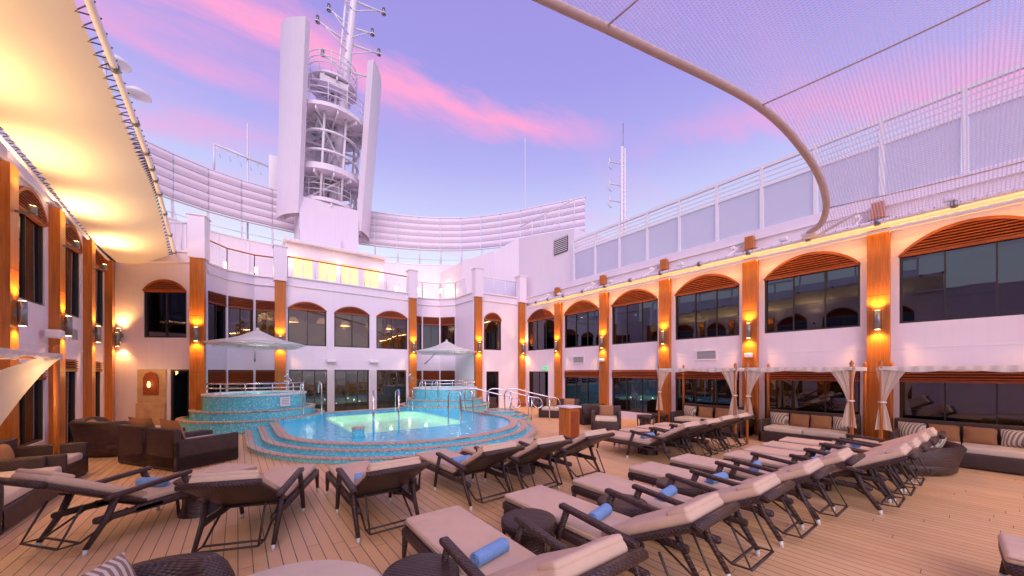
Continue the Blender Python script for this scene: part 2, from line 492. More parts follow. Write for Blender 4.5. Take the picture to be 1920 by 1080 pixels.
def bayseg(p, q):
    L = math.dist(p, q)
    return (p, q, [(.04, L-.04, *flat), (.04, L-.04, *flo)])
segs = [((XL, 18.7), (-1.1, 17.0), [(1.15, 2.6, 3.24, 4.9, 5.3, 0, 1), (2.05, 2.7, 0, 2.1, 2.1, -1, 0)]),
        ((-1.1, 17.0), (-.95, 17.05), []), ((-.95, 17.05), b1, []), bayseg(b1, b2), bayseg(b2, b3), bayseg(b3, b4), (b4, (1.5, 18.9), [])]
c0 = 1.5
cw = []
for a, b in ((1.80, 3.37), (3.71, 5.36), (5.70, 7.36)):
    cw.append((a-c0, b-c0, 3.24, 4.9, 5.25, 0, 1))
for a, b in ((1.85, 3.40), (3.72, 5.34), (5.72, 7.3)):
    cw.append((a-c0, b-c0, 0, 2.12, 2.12, -1, 2))
segs.append(((c0, 18.9), (2*CX-c0, 18.9), cw))
segs += [(mir((1.5, 18.9)), mir(b4), []), bayseg(mir(b4), mir(b3)), bayseg(mir(b3), mir(b2)), bayseg(mir(b2), mir(b1)),
         (mir(b1), mir((-.95, 16.5)), []), (mir((-.95, 16.5)), (10.35, 16.4), []),
         ((10.35, 16.4), (XR, 16.15), [(.35, 1.45, 3.24, 4.9, 5.3, 0, 0), (.5, 1.3, 0, 2.05, 2.05, -1, 0)])]
back = build_wall('ship_deckhouse_wall', segs, HW)

pl, wp = MB(), MB()
def pillar(M, s, h=6.06, post=True, w=.42):
    pl.box((s, .09, h/2), (w, .18, h), M_wood, M)
    pl.box((s, .1, .1), (w+.04, .22, .2), M_louv, M)
    for zz in (2.0, 4.0): pl.box((s, .181, zz), (w, .004, .015), M_louv, M)
    if post: wp.box((s, .0, h+.75), (w+.08, .5, 1.5), M_white, M); wp.box((s, 0, h+1.52), (w+.16, .58, .05), M_white2, M)
MR, _ = frameM((XR, 16.15), (XR, -5)); ML, _ = frameM((XL, y0), (XL, 18.7))
for i, y in enumerate(rp[1:7]):
    pillar(MR, 16.15-y, 6.0, False); sconce(MR, 16.15-y, 3.35, .27)
for y in lp[3:]:
    yy = min(y, 18.3)
    pillar(ML, yy-y0, 6.0, False, .34)
    sconce(ML, yy-y0, 3.15, .27)
for p, q in (((-1.3, 17.05), (-.9, 16.95)), ((1.3, 18.9), (1.7, 18.9)), ((7.42, 18.9), (7.82, 18.9)), ((10.1, 16.42), (10.5, 16.38)), ((12.95, 16.17), (13.3, 16.15))):
    M, L = frameM(p, q); pillar(M, L/2, 6.06, True, .40); sconce(M, L/2, 3.35, .27)
pl.build('teak_pillars', back); wp.build('white_posts', back)
sconce(frameM((XL, 18.7), (-1.1, 17.0))[0], .45, 3.3, .14, 80)

st = MB()
for z0, z1 in ((2.45, 2.85), (5.85, 6.1)):
    st.box((XR+2.1, 5.2, (z0+z1)/2), (3.7, 22, z1-z0), M_slab); st.box((XL-2.1, 8, (z0+z1)/2), (3.7, 23, z1-z0), M_slab)
    poly = [(-6, 19.2), (XL, 19.0), (-1.3, 17.35), (-1.25, 18.7), (-.5, 19.6), (.6, 19.95), (1.7, 19.8), (1.75, 19.15)]
    poly = poly+[mir(p) for p in poly[::-1][:-2]]+[(13.3, 16.5), (16, 16.5), (16, 24.5), (-6, 24.5)]
    st.holed(poly, [], z0, z1, M_slab, None, False)
st.build('deck_slabs', back)
it = MB()
it.box((XR+3.6, 5.2, 1.2), (.1, 22, 2.4), M_ochre); it.box((XR+3.6, 5.2, 4.3), (.1, 22, 2.9), M_dark)
it.box((XL-3.6, 8, 1.2), (.1, 23, 2.4), M_ochre); it.box((XL-3.6, 8, 4.3), (.1, 23, 2.9), M_dark)
it.box((5, 22.5, 1.2), (22, .1, 2.4), M_ochre); it.box((5, 22.5, 4.3), (22, .1, 2.9), M_ochre)
for k in range(9):
    it.box((XR+1.6+.5*(k % 2), 14-2.2*k, .45), (.9, 1.2, .9), M_dark)
    it.box((XR+2.2, 14.5-2.3*k, 1.3), (.3, .3, 2.3), M_wood)
for k in range(7):
    it.lathe([(.25, 0), (.12, .25), (.0, .26)], (1.0+1.2*k, 20.3+.4*(k % 2), 4.5), M_lampd, None, 14)
    it.tube([(1.0+1.2*k, 20.3+.4*(k % 2), 4.7), (1.0+1.2*k, 20.3+.4*(k % 2), 5.84)], .01, M_frame, None, 5)
it.build('interior_fitout', back)
for y in (13, 8, 3, -1.5): point((XR+1.8, y, 2.1), 45, (1, .72, .25), .1, 'interior_lamp', right)
for x in (2, 4.6, 7): point((x, 20.9, 4.4), 130, (1, .66, .2), .1, 'interior_lamp', back)
for x in (2.9, 6.2): point((x, 20.8, 1.9), 100, (.85, 1, .72), .1, 'interior_lamp', back)
point((-1.9, 19.4, 1.9), 30, WARM, .1, 'interior_lamp', back)

de = MB()
for x in (3.55, 5.53): de.box((x, 18.86, 1.05), (.26, .06, 2.1), M_can)
M, _ = frameM((c0, 18.9), (7.65, 18.9))
for s in (2.05, 4.03):
    de.rbox((s, .12, 2.55), (.42, .22, .16), .04, M_white2, M)
def grille(M, s, z, w, h):
    de.holed(rect(s-w/2, s+w/2, z-h/2, z+h/2), [rect(s-w/2+.05, s+w/2-.05, z-h/2+.05, z+h/2-.05)], 0.002, .04, M_white2, M)
    k = z-h/2+.07
    while k < z+h/2-.06:
        de.box((s, .015, k), (w-.1, .03, .012), M_grille, M); k += .035
grille(MR, 16.15-11.9, 2.62, .75, .38); grille(MR, 16.15-5.85, 2.62, .75, .38)
grille(ML, 15.2-y0, 3.05, .6, .4); grille(ML, 17.3-y0, 3.05, .5, .4)
for i in (2, 4): de.rbox((16.15-rp[i], .26, 2.55), (.22, .16, .14), .03, M_white2, MR)
de.rbox((13.2-y0, .2, 2.9), (.3, .25, .2), .04, M_white2, ML)
M, _ = frameM((XL, 18.7), (-1.1, 17.0))
de.box((1.45, .02, 1.05), (.95, .05, 2.1), M_stone, M); de.box((1.45, .05, .45), (.95, .1, .9), M_stone, M)
de.holed([(1.2, 1.2), (1.7, 1.2), (1.7, 1.8), (1.62, 1.95), (1.45, 2.02), (1.28, 1.95), (1.2, 1.8)], [], .045, .08, M_louv, M)
de.lathe([(0, 0), (.04, .03), (.05, .12), (.03, .22), (0, .24)], (1.45, .14, 1.45), M_lampd, M, 12)
de.build('wall_fittings', back)
point(M @ Vector((1.45, .7, 2.0)), 10)
for px in (2.15-.4, 7.05+.4):
    mb = MB(); path = []
    for k in range(30):
        a = k/29*5.2; r = .05+.11*(1-k/29)
        path.append((px+math.cos(a)*r, 18.72, 1.6+k/29*.35+math.sin(a)*r*.6))
    mb.tube(path, .03, M_steel); mb.box((px, 18.74, 1.6), (.22, .05, .06), M_steel); mb.tube([(px, 18.74, 1.6), (px, 18.98, 1.6)], .02, M_steel); mb.build('wall_ornament')
g = grp('exit_sign'); mb = MB()
mb.box((16.15-14.3, .04, 2.22), (.40, .05, .16), M_green, MR)
for dx, dz, w, h in ((-.1, .02, .03, .06), (-.1, .055, .03, .025), (-.12, -.03, .02, .05), (-.07, -.03, .02, .05), (.06, 0, .1, .02), (.11, 0, .03, .05)):
    mb.box((16.15-14.3+dx, .07, 2.22+dz), (w, .01, h), M_white2, MR)
mb.build('sign_plate', g)

def railing(path, z0, z1, glassy=True, step=1.2, name='balcony_railing', wood=False, bars=0):
    g = grp(name); mb = MB(); gl = MB()
    P = [Vector((*p, 0)) for p in path]
    mb.tube([(p.x, p.y, z1) for p in P], .032, M_wood if wood else M_white2)
    for i in range(len(P)-1):
        L = (P[i+1]-P[i]).length; n = max(1, round(L/step))
        for k in range(n+1):
            p = P[i].lerp(P[i+1], k/n); mb.tube([(p.x, p.y, z0), (p.x, p.y, z1)], .022, M_white2, None, 6)
        if glassy:
            a, b = P[i], P[i+1]
            gl.add([(a.x, a.y, z0+.06), (b.x, b.y, z0+.06), (b.x, b.y, z1-.08), (a.x, a.y, z1-.08)], [(0, 1, 2, 3)], M_clear)
        for q in range(bars):
            zz = z0+(z1-z0)*(q+1)/(bars+1)
            mb.tube([(P[i].x, P[i].y, zz), (P[i+1].x, P[i+1].y, zz)], .012, M_white2, None, 6)
    mb.build('rails', g)
    if glassy: gl.build('glass', g)
bay = [(-.95, 17.3), (-.95, 18.5), (-.35, 19.3), (.6, 19.65), (1.3, 19.55)]
railing(bay, 6.36, 7.25, True, .9, wood=True)
railing([(1.8, 18.98), (7.35, 18.98)], 6.36, 7.25, True, 1.1, wood=True)
railing([mir(p) for p in bay[::-1]], 6.36, 7.25, True, .9)
railing([(10.6, 16.5), (12.9, 16.3)], 6.36, 7.25, True, .9)
railing([(-3.4, 18.7), (-1.4, 17.3)], 6.36, 7.4, False, .25)

# ------------------------------------------------------------------ upper works
up = grp('ship_upper_deckhouse')
mb = MB()
M, _ = frameM((2.0, 22), (7.1, 22))
holes = [rect(.35+k*1.18, 1.25+k*1.18, 6.5, 8.2) for k in range(4)]
mb.holed(rect(0, 5.1, 6.1, 8.85), holes, -.2, 0, M_white, M)
mb.box((4.55, 24.2, 7.45), (4.9, 4.0, 2.7), M_white)
for k in range(4):
    mb.box((.8+k*1.18, -.16, 7.35), (.9, .02, 1.7), M_warmwin, M)
    mb.box((.8+k*1.18, -.12, 7.35), (.04, .05, 1.7), M_white2, M); mb.box((.8+k*1.18, -.12, 7.0), (.9, .05, .04), M_white2, M)
mb.box((4.55, 23.9, 8.92), (5.3, 4.5, .12), M_white2)
mb.box((4.55, 25.6, 10.7), (3.3, 2.6, 3.5), M_white)
mb.box((4.0, 24.2, 9.7), (2.2, .3, 1.4), M_white)
mb.build('deckhouse', up)
for x in (2.3, 4.5, 6.8): point((x, 21.5, 7.9), 18, (1, .6, .22))
for x, y in ((8.4, 23.6), (9.8, 23.2), (11.1, 22.4), (-.5, 23.9), (.8, 24.0)):
    s = grp('upper_deck_light'); m2 = MB(); m2.rbox((x, y, 7.6), (.14, .14, .3), .03, M_lampw); m2.build('fitting', s); point((x, y-.3, 7.7), 20, (1, .6, .25), parent=s)

screen = [(-7, 21.5), (-5.6, 23.6), (-3.57, 25.3), (-1.1, 26.6), (1.6, 27.0), (4.6, 27.1), (7.4, 26.5), (10.5, 25.3), (13.2, 23.5), (15.3, 20.9), (17.0, 17.8), (18.6, 14.8)]
SP = smoothpath([(x, y, 0) for x, y in screen], 6)
cum = [0]
for i in range(1, len(SP)): cum.append(cum[-1]+(SP[i]-SP[i-1]).length)
def at(d):
    for i in range(1, len(SP)):
        if cum[i] >= d:
            t = (d-cum[i-1])/(cum[i]-cum[i-1]); return SP[i-1].lerp(SP[i], t)
    return SP[-1]
g = grp('wind_screen'); mb = MB(); ps = MB()
pw = 1.55; n = int(cum[-1]/pw)
for k in range(n):
    a = at(k*pw+.03); b = at((k+1)*pw-.03); mid = (a+b)/2
    if 3.0 < mid.x < 6.3: continue
    M, L = frameM(a, b)
    for j in range(5):
        zb = 11.25+j*.46
        prof = [(-.02+.15*math.sin(math.pi*t/6), zb+.44*t/6) for t in range(7)]
        mb.grid(lambda u, v: (u*L, prof[round(v*6)][0], prof[round(v*6)][1]), 1, 6, M_white, M)
        ps.box((L/2, -.03, zb-.01), (L, .03, .02), M_grey, M)
    ps.box((0, -.12, 10.6), (.09, .12, 5.8), M_white2, M)
    ps.box((L/2, -.06, 13.58), (L+.06, .14, .06), M_white2, M)
    ps.box((L/2, -.06, 11.16), (L+.06, .14, .06), M_white2, M)
    ps.tube([(0, -.12, 10.9), (0, .9, 8.8)], .03, M_white2, M, 6)
    ps.tube([(0, .05, 10.4), (L, .05, 10.4)], .02, M_white2, M, 6)
mb.build('panels', g); ps.build('posts', g)
g = grp('upper_deck_bulwark'); mb = MB()
for k in range(n):
    a = at(k*pw); b = at((k+1)*pw)
    c = Vector((4.6, 14, 0)); a = c+(a-c)*.93; b = c+(b-c)*.93
    M, L = frameM(a, b); mb.box((L/2, 0, 7.85), (L+.02, .15, 3.7), M_white, M); mb.box((L/2, 0, 9.73), (L+.03, .24, .06), M_white2, M)
    mb.box((0, .1, 7.9), (.08, .08, 3.5), M_white2, M)
mb.build('bulwark', g)
g = grp('ship_corner_superstructure'); mb = MB()
pl2 = [(13.65, 12.45, 9.35), (13.65, 17.0, 10.2), (12.7, 18.3, 9.6), (11.6, 20.3, 9.2), (11.6, 24, 9.2), (17.6, 24, 9.5), (17.6, 12.45, 9.5)]
nn = len(pl2)
vs = [(x, y, 6.0) for x, y, z in pl2]+[(x, y, z) for x, y, z in pl2]
mb.add(vs, [tuple(range(nn)), tuple(range(nn, 2*nn))]+[(i, (i+1) % nn, (i+1) % nn+nn, i+nn) for i in range(nn)], M_white)
Mb, _ = frameM((13.65, 17.0), (13.65, 12.45))
mb.box((3.6, .03, 8.75), (1.0, .06, .8), M_rubber, Mb)
for k in range(8): mb.box((3.6, .07, 8.4+k*.1), (1.0, .05, .03), M_white2, Mb)
mb.build('block', g)
railing([(13.7, 12.5), (13.7, 16.9)], 9.7, 10.9, False, 1.1, 'deck_railing', bars=2)

g = grp('deck_glass_screen'); mb = MB(); gl = MB()
ys = [12.35-1.36*i for i in range(13)]
for i, y in enumerate(ys):
    mb.box((13.5, y, 7.6), (.09, .09, 2.1), M_white2)
    if i: gl.box((13.52, y+.68, 7.33), (.02, 1.24, 1.34), M_frost)
ym = (ys[0]+ys[-1])/2; Ly = ys[0]-ys[-1]
for z, r in ((8.65, .05), (8.46, .018), (8.3, .018), (8.15, .018), (8.03, .035), (6.63, .035)):
    mb.box((13.5, ym, z), (r*2, Ly+.09, r*2), M_white2)
mb.box((13.5, ym, 6.46), (.3, Ly+.1, .3), M_white)
mb.build('frame', g); gl.build('panels', g)
g = grp('deck_glass_screen'); mb = MB(); gl = MB()
for i, y in enumerate(ys):
    mb.box((XL-.6, y+6, 7.6), (.09, .09, 2.1), M_white2)
    if i: gl.box((XL-.6, y+6.68, 7.33), (.02, 1.24, 1.34), M_frost)
mb.box((XL-.6, ym+6, 8.65), (.1, Ly, .1), M_white2); mb.build('frame', g); gl.build('panels', g)

# ------------------------------------------------------------------ mast tower
g = grp('ship_mast_tower'); mb = MB()
tc = Vector((4.6, 26.2, 0))
def lean(z): return -.30*(z-12)
def arcslab(a0, a1, z0, z1, r0=2.35, r1=2.75):
    N = 8; vs = []; fs = []
    for zi, z in enumerate((z0, z1)):
        for k in range(N+1):
            a = R(a0+(a1-a0)*k/N)
            for r in (r0, r1):
                zz = z if zi == 0 else z+.18*math.cos(k/N*math.pi)
                vs.append((tc.x+r*math.cos(a), tc.y+lean(z)+r*math.sin(a), zz))
    W = 2*(N+1)
    for k in range(N):
        b = 2*k
        fs += [(b, b+2, b+2+W, b+W), (b+1, b+1+W, b+3+W, b+3), (b+W, b+2+W, b+3+W, b+1+W)]
    fs += [(0, W, 1+W, 1), (2*N, 2*N+1, 2*N+1+W, 2*N+W)]
    mb.add(vs, fs, M_white)
arcslab(188, 230, 11.4, 20.9); arcslab(310, 352, 11.2, 20.3)
arcslab(60, 120, 9.5, 18, 2.3, 2.5)
def plat(z, r, rail=True, h=.22):
    c = (tc.x, tc.y+lean(z), z)
    mb.lathe([(r*.0, 0), (r, 0), (r, h), (0, h)], c, M_white, None, 32, smooth=False)
    for a in range(0, 180, 30):
        mb.box((0, 0, -.12), (2*r*.97, .08, .22), M_white2, T(*c, rz=R(a)))
    mb.lathe([(r*.55, -.14), (r*.6, -.14), (r*.6, 0)], c, M_white2, None, 24)
    if rail:
        for hh in (.45, .8, 1.15):
            mb.tube([(c[0]+r*math.cos(t*math.pi/14), c[1]+r*math.sin(t*math.pi/14), z+h+hh) for t in range(29)], .03, M_white2, None, 6)
        for t in range(14):
            a = t*math.pi/7; mb.tube([(c[0]+r*math.cos(a), c[1]+r*math.sin(a), z+h), (c[0]+r*math.cos(a), c[1]+r*math.sin(a), z+h+1.15)], .025, M_white2, None, 6)
plat(12.5, 1.9, True); plat(14.1, 2.1, False, .35); plat(17.2, 2.25); plat(19.3, 1.4, True, .12)
for a in (20, 70, 110, 160, 200, 250, 290, 340):
    x, y = 1.7*math.cos(R(a)), 1.7*math.sin(R(a))
    mb.tube([(tc.x+x, tc.y+y+lean(11.5), 11.5), (tc.x+x, tc.y+y+lean(17.2), 17.2)], .07, M_white2, None, 8)
for z in (15.2, 16.2):
    c = (tc.x, tc.y+lean(z), z)
    mb.lathe([(1.65, 0), (1.8, 0), (1.8, .1), (1.65, .1), (1.65, 0)], c, M_white2, None, 28, smooth=False)
    mb.box((c[0], c[1], z), (.1, 3.3, .1), M_white2); mb.box((c[0], c[1], z), (3.3, .1, .1), M_white2)
for (za, zb, xa, xb, dy) in ((12.8, 14.2, 3.6, 5.4, -1.0), (14.3, 17.1, 5.6, 3.6, -.9), (12.8, 14.2, 5.4, 3.6, .3)):
    for k in range(11):
        t = k/10; z = za+(zb-za)*t; mb.box((xa+(xb-xa)*t, tc.y+lean(z)+dy, z), (.22, .7, .05), M_white2)
    for o in (-.37, .37):
        mb.tube([(xa, tc.y+lean(za)+dy+o, za), (xb, tc.y+lean(zb)+dy+o, zb)], .05, M_white2, None, 6)
        mb.tube([(xa, tc.y+lean(za)+dy+o, za+.8), (xb, tc.y+lean(zb)+dy+o, zb+.8)], .025, M_white2, None, 6)
def mp_(z): return (tc.x+.25+.045*(z-12), tc.y-.6+lean(z)*1.0, z)
mb.tube([mp_(11.5), mp_(19.5), mp_(29)], .30, M_white2, None, 14, .16)
mb.tube([(mp_(13)[0]-.45, mp_(13)[1], 13), (mp_(28)[0]-.38, mp_(28)[1], 28)], .07, M_white2, None, 8)
for k in range(28):
    z = 14+k*.5; q = mp_(z); mb.box((q[0]-.22, q[1], z), (.42, .04, .04), M_white2)
for z, w in ((20.2, 1.3), (21.6, 1.7), (22.4, 1.2), (23.7, 1.7), (25.0, 1.2), (26.2, 1.6)):
    q = mp_(z)
    for sg in (-1, 1):
        e = (q[0]+sg*w, q[1]-.1, z+.25)
        mb.tube([(q[0], q[1], z), e], .06, M_white2, None, 6)
        mb.tube([(q[0], q[1], z-.6), (q[0]+sg*w*.8, q[1]-.1, z+.2)], .035, M_white2, None, 6)
        mb.tube([(e[0], e[1], e[2]-.05), (e[0], e[1], e[2]+.28)], .09, M_grey, None, 8)
        mb.lathe([(0, .1), (.14, .1), (.14, .05)], (e[0], e[1], e[2]-.12), M_white2, None, 10)
mb.box((tc.x-.1, tc.y+lean(19)-1.0, 19.0), (1.5, .5, .4), M_white2)
mb.build('tower', g)

g = grp('radio_mast'); mb = MB()
bx, by = 22.3, 15.6
mb.tube([(bx-.18, by, 6), (bx-.16, by, 18.4)], .12, M_white2); mb.tube([(bx+.22, by, 6), (bx+.20, by, 18.4)], .09, M_white2)
for k in range(40): mb.box((bx+.02, by, 6.3+k*.3), (.40, .05, .06), M_white2)
for z in (17.2, 15.6, 14.4):
    mb.tube([(bx, by, z), (bx-.9, by+.5, z+.1), (bx-1.0, by+.5, z+.3)], .05, M_white2, None, 6)
    mb.tube([(bx-.9, by+.5, z+.3), (bx-1.1, by+.5, z-.3), (bx-.7, by+.5, z-.4)], .03, M_white2, None, 6)
mb.tube([(bx, by, 18), (bx, by, 20.2)], .02, M_grey, None, 5); mb.build('lattice', g)
mb = MB(); mb.tube([(17.9, 21.5, 9), (17.9, 21.5, 20.4)], .028, M_white2, None, 6); mb.box((17.9, 21.5, 9.6), (.2, .2, 1.2), M_white2); mb.build('whip_antenna')
mb = MB(); mb.tube([(.5, 27.6, 9), (.5, 27.6, 17.5)], .05, M_white2); mb.tube([(-1.1, 27.6, 15.6), (1.6, 27.4, 15.1)], .07, M_white2)
mb.tube([(-1.1, 27.6, 15.6), (-1.1, 27.6, 13.9)], .05, M_white2); mb.rbox((1.9, 27.4, 14.7), (.7, .6, 2.2), .1, M_white2)
for k in range(5): mb.tube([(-1.0+.5*k, 27.6, 15.5-.09*k), (-.8+.5*k, 27.6, 14.9-.09*k)], .02, M_white2, None, 5)
mb.build('signal_gantry')
mb = MB(); mb.tube([(-4.3, 21.7, 6), (-4.3, 21.7, 15.3)], .06, M_white2)
for z, x in ((13.6, -3.3), (14.6, -3.9)):
    mb.lathe([(0, .3), (.2, .27), (.38, .12), (.42, 0), (.1, -.12), (0, -.15)], (x, 21.4, z), M_white2, None, 20)
    mb.tube([(-4.3, 21.7, z), (x, 21.4, z)], .04, M_white2)
mb.build('satellite_antenna')

# ------------------------------------------------------------------ awnings
def laced_awning(name, inner, outer, sag=.12, parent=None, nlace=90, lacew=.16, r=.05):
    g = grp(name); mb = MB(); nU = 40
    def lerp(L, t):
        t = min(max(t, 0), 1)*(len(L)-1); i = min(int(t), len(L)-2); return Vector(L[i]).lerp(Vector(L[i+1]), t-i)
    I = smoothpath(inner, 8); O = smoothpath(outer, 8)
    def f(u, v):
        a = lerp(I, u); b = lerp(O, u); d = (b-a).normalized()
        a2 = a+d*lacew*.8; b2 = b-d*lacew
        p = a2.lerp(b2, v); p.z -= sag*math.sin(math.pi*v)
        return p
    mb.grid(f, nU*3, 10, M_awn)
    mb.build('fabric', g); p2 = MB()
    p2.tube(O, r, M_white2, None, 10); p2.tube(I, r*.8, M_white2, None, 8)
    for k in range(int(nlace/6)):
        c = lerp(O, k/(nlace/6)); d = (lerp(O, min(1, k/(nlace/6)+.005))-c).normalized()
        p2.tube([c-d*.05, c+d*.05], r*1.35, M_grey, None, 10)
    p2.build('pipe_frame', g); l = MB()
    for side, L in ((1, O), (0, I)):
        pts = []
        for k in range(nlace*2+1):
            u = k/(nlace*2); c = lerp(L, u); e = f(u, side); d = (c-e).normalized()
            if k % 2: pts.append(c+d*r*1.2+Vector((0, 0, .02)))
            else: pts.append(e-d*.04)
        l.tube(pts, .011, M_frame, None, 4)
    l.build('lacing', g)
    return g
laced_awning('laced_awning', [(-3.5, 1, 6.5), (-3.5, 6, 6.5), (-3.5, 11, 6.38), (-3.5, 16, 5.95), (-3.5, 18.4, 5.85)],
             [(-1.6, 1, 7.1), (-1.58, 5, 7.05), (-1.6, 10.7, 6.9), (-1.65, 13.4, 6.72), (-1.80, 18.2, 6.12)])
ga = laced_awning('laced_awning', [(13.25, 14.4, 5.72), (13.25, 8, 5.72), (13.25, 0, 5.72), (13.25, -4, 5.72)],
                  [(12.1, 14.3, 5.58), (12.1, 8, 5.58), (12.1, 0, 5.58), (12.1, -4, 5.58)], .05, nlace=110, lacew=.12, r=.06)
mb = MB()
for y in rp[1:7]:
    mb.tube([(12.1, y+.3, 5.6), (13.3, y+.3, 6.2)], .03, M_white2, None, 6)
    mb.rbox((12.9, y+.35, 6.05), (.3, .12, .1), .02, M_white2)
    mb.rbox((12.1, y-1.2, 5.72), (.12, .2, .12), .03, M_white2)
    mb.box((13.2, y, 6.2), (.22, .24, .4), M_wood)
mb.build('brackets', ga)
def uplight(loc, dirv, e, size=125):
    g = grp('awning_uplight'); mb = MB(); x, y, z = loc
    mb.tube([(x, y, z-.14), (x, y, z-.02)], .06, M_grey, None, 10); mb.lathe([(0, 0), (.05, 0)], (x, y, z-.015), M_lampw, None, 10)
    mb.box((x-.15, y, z-.17), (.4, .06, .04), M_grey); mb.build('fitting', g); spot((x, y, z), dirv, e, size, (1, .66, .28), parent=g)
for y in (3.5, 6.5, 8.9, 11.35, 13.75, 16.15): uplight((XL+.4, y, 5.3), (.30, 0, 1), 220, 120)
strip('led_batten', (13.18, 5.2, 5.60), 18.4, .05, (-.75, 0, -.65), 240, (1, .52, .16))
strip('led_batten', (12.28, 5.2, 5.42), 18.4, .05, (.8, 0, .6), 60, (1, .54, .18))

# shade net
g = grp('shade_net'); mb = MB()
edge = smoothpath([(-.5, 3.6, 7.9), (.6, 4.25, 7.9), (1.8, 4.5, 7.85), (3.15, 4.05, 7.6), (5.08, 3.30, 7.3), (7.75, 2.45, 7.0), (9.74, 2.15, 6.6), (10.9, 2.1, 6.1), (11.55, 2.3, 5.75), (11.75, 2.65, 5.6)], 8)
mb.tube(edge, .07, M_pipe, None, 10); mb.build('edge_pipe', g)
mb = MB(); E = edge
def fn(u, v):
    t = u*(len(E)-1); i = min(int(t), len(E)-2); p = E[i].lerp(E[i+1], t-i)
    return (p.x, p.y*(1-v)+(-4)*v, p.z-.15*math.sin(math.pi*v))
mb.grid(fn, 48, 12, M_net)
mb.build('netting', g); mb = MB()
for xs in (4.55, 7.85, 11.2):
    i = min(range(len(E)), key=lambda k: abs(E[k].x-xs)); p = E[i]
    mb.tube([(p.x, p.y*(1-v/12)-4*v/12, p.z-.15*math.sin(math.pi*v/12)-.01) for v in range(13)], .014, M_pipe, None, 6)
mb.rbox((11.85, 2.6, 5.6), (.35, .3, .12), .03, M_white2)
mb.tube([(11.2, 1.6, 5.65), (12.1, 2.6, 5.55)], .035, M_white2)
mb.build('seams', g)

# ------------------------------------------------------------------ ground
mb = MB(); mb.add([(-12, -40, 0), (25, -40, 0), (25, 45, 0), (-12, 45, 0)], [(0, 1, 2, 3)], M_deck); mb.build('deck_floor')
M_sea = simple('sea_water', (.03, .06, .10), .15, var=.3, scale=.2, bs=.5, bscale=.5)
mb = MB(); mb.add([(-4000, -4000, -25), (4000, -4000, -25), (4000, 4000, -25), (-4000, 4000, -25)], [(0, 1, 2, 3)], M_sea); mb.build('sea')

# ------------------------------------------------------------------ pool
pool = grp('swimming_pool')
def D(off, yb=17.6, n=48):
    rr = 4.4-off; c = (4.6, 11.8); pts = []
    for k in range(n+1):
        a = math.pi+math.pi*k/n; pts.append((c[0]+rr*math.cos(a), c[1]+rr*math.sin(a)))
    return pts+[(c[0]+rr, yb-off), (c[0]-rr, yb-off)]
def rrect(x0, x1, y0, y1, r, n=8):
    pts = []
    for cx, cy, a0 in ((x1-r, y1-r, 0), (x0+r, y1-r, 90), (x0+r, y0+r, 180), (x1-r, y0+r, 270)):
        for k in range(n+1):
            a = R(a0+90*k/n); pts.append((cx+r*math.cos(a), cy+r*math.sin(a)))
    return pts
bx0, bx1, by0, by1 = 2.75, 6.4, 10.9, 15.6
basin = rrect(bx0, bx1, by0, by1, .6)
z1_, z2_, z3_ = .10, .20, .28
mb = MB()
mb.holed(D(0), [basin], .004, z1_, M_mos, None, False)
mb.holed(D(.34), [basin], z1_, z2_, M_mos, None, False)
mb.holed(D(.66), [D(.87)], z2_, z3_, M_mos, None, False)
mb.holed(D(-.02), [D(.16)], z1_-.006, z1_+.02, M_cope, None, False)
mb.holed(D(.32), [D(.50)], z2_-.006, z2_+.02, M_cope, None, False)
mb.holed(D(.64), [D(.90)], z3_, z3_+.025, M_cope, None, False)
mb.build('steps', pool)
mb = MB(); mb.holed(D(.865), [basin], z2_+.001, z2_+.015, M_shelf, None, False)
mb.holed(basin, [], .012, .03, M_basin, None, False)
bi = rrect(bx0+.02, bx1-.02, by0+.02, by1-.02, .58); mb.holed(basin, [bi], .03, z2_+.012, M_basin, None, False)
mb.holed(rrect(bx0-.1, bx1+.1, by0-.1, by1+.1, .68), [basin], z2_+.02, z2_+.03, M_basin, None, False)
mb.build('basin', pool)
ZW = .272
mb = MB(); pts = D(.87); mb.add([(x, y, ZW) for x, y in pts], [tuple(range(len(pts)))], M_water); mb.build('water', pool)
for x in (3.2, 4.55, 5.95):
    for y in (11.6, 13.3, 15.0): point((x, y, .19), 2.2, (.85, 1, .66), .06, 'underwater_lamp', pool)

